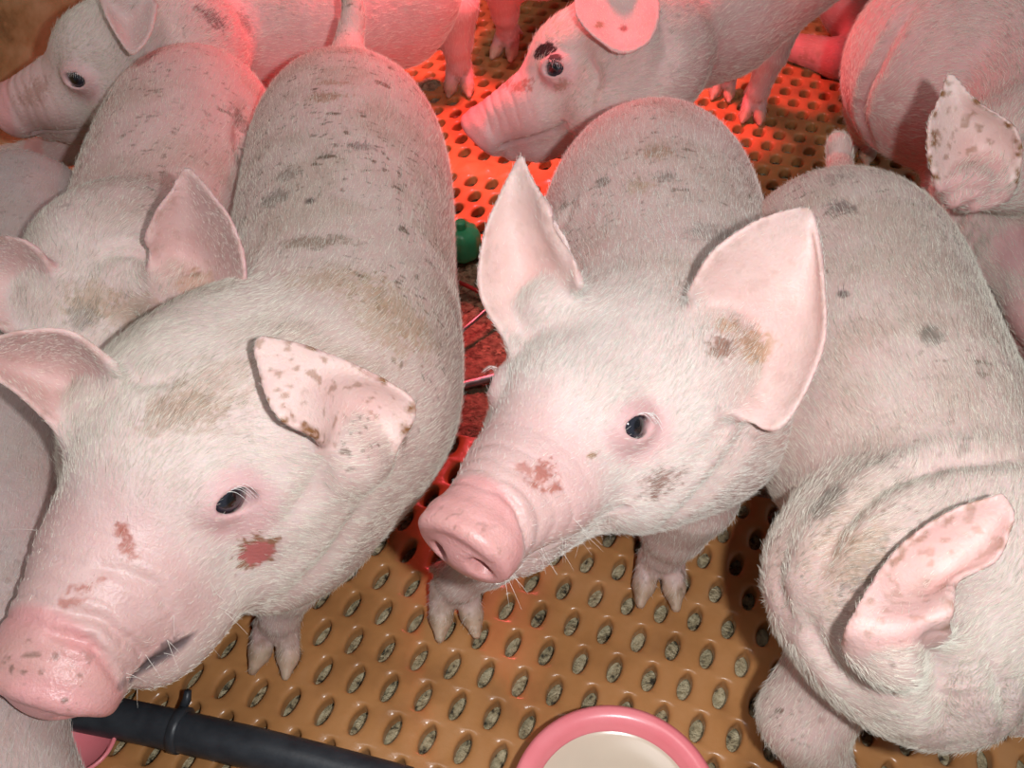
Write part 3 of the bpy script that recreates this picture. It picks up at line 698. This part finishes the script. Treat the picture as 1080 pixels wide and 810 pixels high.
# B: centre, both ears up
build_piglet(dict(seed=12, res=.0016, S=1.1, label='white piglet in the centre with both large ears upright, snout over the floor',
    spine=[sp(715, 425, .195, .064), sp(708, 370, .19, .074), sp(693, 285, .19, .072), sp(688, 235, .19, .073), sp(690, 198, .186, .067)],
    head=((.0666, .4214, .1990), (-.555, -.806, .20), (-.025, .279, .96)),
    ears=[([[(728, 310, .545), (752, 368, .560), (768, 432, .535)], [(752, 268, .530), (798, 345, .555), (822, 449, .525)], [(795, 236, .525), (838, 315, .545), (866, 370, .520)], [(835, 222, .528), (858, 262, .538), (868, 300, .525)], [(850, 220, .532), (856, 228, .534), (860, 240, .532)]], -1),
          ([[(612, 300, .555), (578, 330, .590), (540, 366, .570)], [(600, 262, .550), (560, 290, .592), (508, 310, .575)], [(578, 222, .555), (548, 240, .585), (511, 250, .575)], [(560, 188, .562), (540, 205, .575), (527, 208, .572)], [(551, 166, .565), (548, 169, .567), (544, 174, .567)]], 1)],
    legs=[leg(P(728, 520, .11), P(694, 606, 0), (-.12, -1)), leg(P(560, 540, .12), P(480, 636, 0), (.12, -1), (.034, .022, .016, .0145)), leg(P(740, 220, .12), P(745, 290, 0), (0, -1)), leg(P(640, 220, .12), P(630, 290, 0), (0, -1))],
    tail=[(*P(690, 140, .21), .010), (*P(690, 118, .20), .008), (*P(695, 112, .15), .006)],
    folds=[([(798, 445), (775, 480), (745, 520), (700, 560)], .005, .004), ([(775, 440), (750, 470), (735, 500)], .004, .0022), ([(520, 505), (545, 530), (560, 570)], .0022, .0015), ([(600, 205), (590, 245), (600, 280)], .006, .004)],
    eardirt=.18, dirt=.5, lip=.15, hairs=135000, whisk=50, furcol=(.90, .86, .78),
    marks=[(575, 497, .006, 1.3, .9, SCAB, .8, 1.0), (588, 512, .003, 2, .2, SCAB, .8, .8), (555, 490, .003, 2, -.8, SCAB, .6, .9), (700, 512, .007, 1.8, .6, (.25, .10, .06), .75, .9), (630, 478, .0015, 3, .1, BROWN, .9, 0),
           (800, 365, .010, 1.2, .2, (.45, .24, .09), .6, .7), (755, 365, .007, 1.0, .2, (.25, .10, .05), .8, .8), (775, 340, .006, 1.2, .2, (.45, .24, .09), .5, .8),
           (690, 155, .007, 1.5, 0, BROWN, .5, .8), (632, 187, .005, 1.3, 0, GREY, .7, .6), (700, 182, .005, 1.5, 0, GREY, .6, .8), (672, 192, .006, 1.6, 0, OCH, .6, .9), (750, 240, .008, 2.5, .2, GREY, .35, .8)]))
# C: right, head down at the lower right edge
build_piglet(dict(seed=13, res=.0017, S=1.05, label='white piglet at the right edge, ear folded forward, head lowered into the lower right corner',
    spine=[sp(1030, 600, .19, .058), sp(998, 535, .185, .060), sp(930, 420, .19, .073), sp(900, 325, .19, .073), sp(884, 282, .188, .070)],
    head=((.217, .285, .187), (.88, -.15, -.42), (.25, .35, .9)),
    ears=[([[(992, 672, .440), (938, 702, .452), (893, 682, .445)], [(1000, 646, .424), (950, 662, .426), (900, 655, .432)], [(1008, 612, .440), (975, 618, .455), (945, 583, .450)], [(1050, 590, .436), (1030, 568, .450), (1000, 542, .445)], [(1068, 548, .438), (1064, 535, .442), (1055, 522, .442)]], 1)],
    legs=[leg(P(920, 650, .14), P(862, 840, 0), (0, -1), (.036, .027, .018, .016), knee=P(850, 755, .08)), leg(P(1010, 560, .10), P(1010, 640, 0), (0, -1)), leg(P(960, 290, .12), P(975, 380, 0), (0, -1)), leg(P(830, 300, .12), P(830, 380, 0), (0, -1))],
    tail=[(*P(886, 200, .22), .011), (*Q(886, 172, .80), .0095), (*Q(884, 150, .80), .0085)],
    folds=[([(862, 600), (880, 555), (930, 508), (1000, 484), (1085, 480)], .006, .0055), ([(985, 668), (992, 705), (1000, 755), (1020, 812)], .008, .007), ([(845, 650), (870, 700), (900, 730)], .006, .004), ([(1045, 700), (1062, 740), (1060, 790)], .004, .003), ([(830, 560), (815, 610), (830, 660)], .006, .003)],
    eardirt=.6, dirt=.6, lip=.2, hairs=135000, earcol=(.78, .52, .48),
    marks=[(883, 215, .006, 1.8, -.3, DARK, .6, .7), (887, 305, .003, 1.2, 0, DARK, .8, 0), (980, 350, .006, 1.4, 0, GREY, .7, .5), (872, 525, .006, 2.2, .8, GREY, .7, .6), (910, 595, .008, 2, .8, GREY, .5, .9), (890, 580, .014, 1.5, .8, OCH, .4, .9), (880, 182, .006, 1.8, .2, GREY, .3, .8)]))
# D: behind A, head hidden below A's ear
build_piglet(dict(seed=14, res=.0021, S=1.1, label='white piglet wedged in second from the left, crown of its head showing between two ears',
    spine=[sp(145, 300, .18, .058), sp(163, 250, .168, .059), sp(181, 195, .172, .063), sp(198, 150, .176, .063), sp(210, 122, .176, .059)],
    head=((-.285, .520, .198), (-.30, -.83, -.45), (.02, -.45, .89)),
    ears=[([[(228, 338, .600), (195, 318, .630), (170, 308, .615)], [(258, 295, .575), (208, 270, .620), (156, 262, .600)], [(246, 238, .570), (205, 235, .605), (164, 226, .590)], [(222, 203, .575), (200, 205, .592), (180, 203, .585)], [(202, 180, .580), (197, 179, .582), (192, 181, .582)]], -1),
          ([[(58, 290, .615), (50, 322, .640), (42, 355, .625)], [(38, 262, .600), (24, 302, .630), (14, 352, .612)], [(6, 250, .600), (-8, 290, .620), (-18, 332, .608)], [(-30, 265, .63), (-35, 285, .63), (-40, 300, .63)]], -1)],
    legs=[leg(P(120, 330, .10), P(100, 380, 0), (0, -1)), leg(P(215, 170, .11), P(235, 230, 0), (0, -1)), leg(P(180, 170, .11), P(160, 230, 0), (0, -1))],
    folds=[([(95, 275), (130, 262), (165, 272)], .005, .004), ([(262, 110), (255, 150), (270, 200)], .005, .003)],
    eardirt=.3, dirt=.55, headdirt=.8, hairs=75000, skin=(.66, .45, .42), earcol=(.70, .42, .42),
    marks=[(100, 320, .012, 1.4, .3, OCH, .6, .8), (90, 330, .008, 1.2, .2, GREY, .5, .8), (258, 125, .006, 2, -1, GREY, .6, .7), (140, 335, .012, 2, .1, (.5, .35, .22), .5, .8), (210, 295, .012, 1.1, 0, (.45, .26, .14), .5, .6)]))
# E: top left, facing left
build_piglet(dict(seed=15, res=.0022, S=1.12, lash=.4, label='pinkish piglet across the top left corner, facing left in profile',
    spine=[sp(195, 30, .195, .055), sp(240, 20, .19, .062), sp(320, 10, .19, .060), sp(400, -15, .19, .060), sp(430, -20, .19, .056)],
    lip=.1, head=((-.338, .862, .207), (-.955, -.10, -.27), (-.20, -.10, .95)),
    ears=[([[(165, 5, .82), (135, -10, .84), (105, -10, .83)], [(160, 30, .81), (135, 25, .83), (112, 15, .815)], [(152, 46, .805), (138, 46, .815), (124, 38, .81)], [(143, 55, .803), (139, 56, .805), (134, 53, .805)]], 1)],
    legs=[leg(P(418, 20, .12), P(403, 100, 0), (0, -1), (.030, .018, .013, .012)), leg(P(478, 5, .12), P(485, 92, 0), (0, -1), (.032, .020, .014, .012)), dict(j=[(*P(190, 95, .13), .030), (*P(95, 150, .085), .020), (*P(0, 172, .07), .016), (*P(-30, 176, .06), .014)], toe=(-1, -.2)), leg(P(220, 60, .12), P(215, 120, 0), (-1, -.3))],
    dirt=.3, hairs=60000, hlen=.0078, hrad=.0001, eyes='LR', skin=(.68, .47, .45),
    marks=[(232, 20, .007, 3.0, -.3, DARK, .7, .8), (265, 25, .006, 2.5, -1.0, GREY, .5, .8), (30, 100, .01, 2.5, .5, (.4, .2, .15), .5, .9)]))
# F: left edge, back only
build_piglet(dict(seed=16, res=.0022, S=1.1, label='greyish piglet back cut off by the left edge, below the piglet looking left',
    spine=[sp(-45, 700, .15, .055), sp(-40, 560, .15, .062), sp(-32, 450, .15, .064), sp(-12, 330, .15, .064), sp(22, 240, .155, .064)],
    head=((-.30, .165, .135), (.30, -.75, -.6), (.1, -.45, .88)), ears=[],
    legs=[leg(P(-20, 500, .09), P(-5, 560, 0), (0, -1))],
    dirt=.3, hairs=26000, skin=(.48, .38, .36), furcol=(.62, .58, .52), eyes=''))
# H: top centre, profile to the left, with a dark scab over the eye
build_piglet(dict(seed=17, res=.0020, S=1.12, label='piglet at the top facing left with a black scab above its eye',
    spine=[sp(722, 28, .19, .052), sp(765, -5, .21, .056), sp(850, -62, .225, .056), sp(930, -115, .225, .056), sp(960, -130, .22, .052)],
    lip=.15, head=((.1137, .875, .200), (-.90, -.03, -.46), (-.36, .30, .88)),
    ears=[([[(690, -10, .85), (655, -30, .87), (612, -20, .86)], [(694, 18, .83), (655, 10, .855), (607, 10, .84)], [(686, 42, .825), (655, 42, .84), (620, 32, .83)], [(668, 54, .822), (655, 55, .826), (642, 50, .826)]], 1)],
    legs=[leg(P(838, -8, .17), P(793, 122, 0), (-.25, -1), (.026, .018, .0125, .0115), s=.82), leg(P(795, 5, .15), P(762, 98, 0), (-.3, -1), (.026, .017, .0125, .011), s=.82)],
    folds=[([(700, 20), (705, 60), (690, 95)], .008, .004), ([(612, 60), (625, 85), (615, 110)], .005, .003)],
    dirt=.25, hairs=60000, hlen=.0078, hrad=.0001, skin=(.68, .47, .45), earcol=(.72, .44, .42),
    marks=[(568, 54, .0085, 2.0, -.15, (.02, .01, .01), 1.0, .22), (582, 56, .004, 2.0, -.2, (.05, .02, .02), .95, .5), (545, 88, .006, 3, -.1, SCAB, .7, 1.0), (530, 84, .006, 1.5, .8, SCAB, .6, 1.0), (655, 25, .004, 1.2, 1.4, (.3, .05, .04), .8, .6), (635, 22, .004, 1.3, 1, BROWN, .7, .7), (590, 95, .005, 2, .4, BROWN, .5, .9)]))
# J: right top
build_piglet(dict(seed=18, res=.0021, S=1.1, label='large pink piglet in the upper right corner, lit red along its rump, ear crusted brown',
    spine=[sp(1120, 190, .19, .062), sp(1105, 110, .20, .072), sp(1050, 60, .205, .079), sp(1010, 55, .20, .082), sp(985, 70, .195, .076)],
    head=((.428, .65, .20), (.10, -.80, -.50), (.1, -.45, .88)),
    ears=[([[(1062, 205, .665), (1020, 205, .675), (992, 200, .665)], [(1076, 170, .655), (1030, 165, .680), (980, 165, .660)], [(1070, 135, .650), (1025, 130, .672), (980, 130, .660)], [(1030, 107, .655), (1010, 105, .665), (992, 102, .662)], [(1008, 82, .662), (1003, 80, .663), (998, 82, .664)]], 1)],
    legs=[leg(P(930, 110, .12), P(905, 160, 0), (-.4, -1), (.040, .024, .015, .013)), leg(P(1010, 200, .10), P(1010, 240, 0), (0, -1))],
    folds=[([(985, 215), (1020, 205), (1060, 210)], .005, .004), ([(1000, 250), (1015, 225), (1045, 215)], .004, .004), ([(1010, 300), (1015, 270), (1040, 240)], .005, .004), ([(960, 5), (925, 60), (905, 120), (930, 185)], .006, .005)],
    eardirt=1.0, dirt=.2, hairs=65000, hlen=.0078, hrad=.0001, skin=(.72, .43, .41), headskin=(.68, .50, .46), eyes=''))
# I: lying at the back, hind leg stretched on the floor
build_piglet(dict(seed=19, res=.0026, S=1.0, label='piglet lying behind at the top right, one pink hind leg stretched on the floor',
    spine=[sp(1060, -60, .078, .055), sp(1000, -22, .078, .058), sp(950, -14, .078, .058), sp(905, -10, .078, .053)],
    legs=[dict(j=[(*P(935, 40, .03), .034), (*P(885, 62, .022), .026), (*P(838, 50, .020), .019)], toe=(-1, .1), nohoof=True)],
    dirt=.8, hairs=8000, skin=(.60, .34, .33)))
# M: only a leg and shoulder at the very top
build_piglet(dict(seed=20, res=.0026, S=1.0, label='piglet cut off by the top edge between the two piglets facing left',
    spine=[sp(560, -60, .17, .055), sp(600, -90, .17, .06), sp(650, -130, .17, .06)],
    legs=[leg(P(530, -20, .12), P(535, 55, 0), (-.3, -1), (.030, .018, .013, .0125)), dict(j=[(*P(490, 10, .03), .022), (*P(450, 40, .016), .015), (*P(432, 52, .014), .012)], toe=(-1, -.3), s=.9)],
    dirt=.2, hairs=6000, skin=(.66, .38, .37)))

# ------------------------------------------------------------------ things on the floor
# bowl of milk
bc = P(648, 858, .03); bowl = empty('milk_bowl', (bc[0], bc[1], 0.002)); tag(bowl, 'round pink plastic bowl of milk on the slatted floor at the bottom centre', 'bowl')
def put(o, parent):
    o.parent = parent; return o
R0 = .0655
prof = [(.0, .0), (.045, .0), (.048, .002), (R0 - .006, .030), (R0, .036), (R0, .039), (R0 - .003, .0405), (R0 - .008, .0395), (R0 - .0115, .036), (.046, .006), (.0, .005)]
V_, F_l = lathe(prof, 96); put(mesh_py('bowl_wall', V_, F_l, M_pinkp), bowl)
V_, F_l = lathe([(.0, .0285), (.03, .0285), (R0 - .0165, .0286), (R0 - .0138, .0300)], 96); put(mesh_py('milk', V_, F_l, M_milk), bowl)
# second, overturned piece of pink plastic under the snout of A
pc = P(80, 776, .02); pb = empty('feeding_dish', (pc[0], pc[1], .002)); tag(pb, 'small bright pink dish peeping out under the left piglet snout', 'dish')
V_, F_l = lathe([(.0, .0), (.018, .0), (.024, .010), (.026, .014), (.0245, .0155), (.0225, .013), (.017, .003), (.0, .003)], 48); put(mesh_py('dish_wall', V_, F_l, M_pinkp), pb)
# black hose with a clamp
a = P(60, 745, .016); b = P(430, 832, .016); root = empty('hose', (float(a[0]), float(a[1]), 0)); tag(root, 'thick black rubber hose lying on the floor at the lower left', 'hose')
t = np.linspace(0, 1, 40)[:, None]; line = a + (b - a) * t + np.array([0, .003, 0]) * np.sin(t * 3.1)
V_, F_l = tube(line, .0135, 28); mesh_py('hose_tube', V_, F_l, M_pipe, root)
c = P(190, 770, .016); d = nrm(b - a); V_, F_l = tube([c - d * .0035, c - d * .003, c + d * .003, c + d * .0035], [.0138, .0155, .0155, .0138], 28); mesh_py('clamp_ring', V_, F_l, M_pipe, root)
e0 = c + np.array([0, .012, .006]); V_, F_l = tube([e0, e0 + np.array([.003, .005, .004]), e0 + np.array([.004, .009, .009])], [.003, .003, .0024], 10); mesh_py('tie_end', V_, F_l, M_pipe, root)
# green knob, rods, cord and dung in the channel between the panels
g = P(487, 262, .0); gk = empty('plastic_knob', (g[0], g[1], -.008)); tag(gk, 'green plastic knob lying in the gap between the two middle piglets', 'knob')
prof = [(.0, .0), (.016, .0), (.0195, .004), (.0205, .010), (.0205, .026), (.018, .032), (.012, .035), (.0, .036)]
V_, F_l = lathe(prof, 48); V_ = np.array(V_); th = np.arctan2(V_[:, 1], V_[:, 0]); rr = 1 + .035 * np.cos(th * 9); V_[:, 0] *= rr; V_[:, 1] *= rr
put(mesh_py('knob_body', V_, F_l, M_green), gk)
V_, F_l = lathe([(.006, .033), (.006, .042), (.005, .044), (.0, .044)], 24); put(mesh_py('knob_stem', V_, F_l, M_green), gk)
def rod(name, pts, r, mat, label, cat):
    pts = catmull(np.array(pts), 24); V_, F_l = tube(pts, r, 14); o = mesh_py(name, V_, F_l, mat); tag(o, label, cat); return o
rod('metal_rod', [P(440, 372, -.006), P(470, 360, .0), P(492, 345, .006), P(530, 312, .01)], .0022, M_steel, 'thin shiny steel rod slanting across the gap between the middle piglets', 'rod')
rod('metal_bar', [P(430, 422, -.004), P(490, 406, -.002), P(560, 388, .0)], .0042, M_steel, 'dull grey bar across the brown dung in the gap', 'bar')
rod('cord', [P(452, 285, -.004), P(480, 296, -.002), P(505, 308, .0), P(540, 330, -.004)], .0022, M_cord, 'thin red cord in the gap below the green knob', 'cord')
dg = sheet_grid('dung', -.45, .45, .42, .90, 240, lambda p: -.014 + .016 * np.exp(-((p[:, 0] + .03) / .10) ** 2 - ((p[:, 1] - .60) / .07) ** 2) * fbm(p * 30, 2) + .004 * (fbm(p * 160, 8) - .5), M_dung)
tag(dg, 'crumbly brown dung filling the gap between the floor panels', 'dung', kind='stuff')
sm = P(448, 92, 0); smear = sheet_grid('dung_smear', sm[0] - .07, sm[0] + .07, sm[1] - .06, sm[1] + .06, 90, lambda p: -.010 + .026 * np.exp(-((p[:, 0] - sm[0]) / .035) ** 2 - ((p[:, 1] - sm[1]) / .028) ** 2) * fbm(p * 70, 6), M_dung)
tag(smear, 'brown dung smear pressed into the red-lit floor beside the hind hoof', 'dung', kind='stuff')
# muddy side board behind the top left piglet
def board(name, p0, p1, z0, z1, th, mat):
    p0 = np.array(p0); p1 = np.array(p1); d = nrm(p1 - p0); n = np.array([-d[1], d[0]]) * th; V_ = []
    for z in (z0, z1):
        for q in (p0, p1, p1 + n, p0 + n): V_.append((*q, z))
    o = mesh_py(name, V_, [(0, 3, 2, 1), (4, 5, 6, 7), (0, 1, 5, 4), (1, 2, 6, 5), (2, 3, 7, 6), (3, 0, 4, 7)], mat, smooth=False); tag(o, kind='structure'); return o
board('wall_left', (-.90, .3), (-.52, 1.25), -.03, .5, .03, M_board)
board('wall_back', (-.9, 1.62), (1.1, 1.62), -.03, .5, .03, M_board)
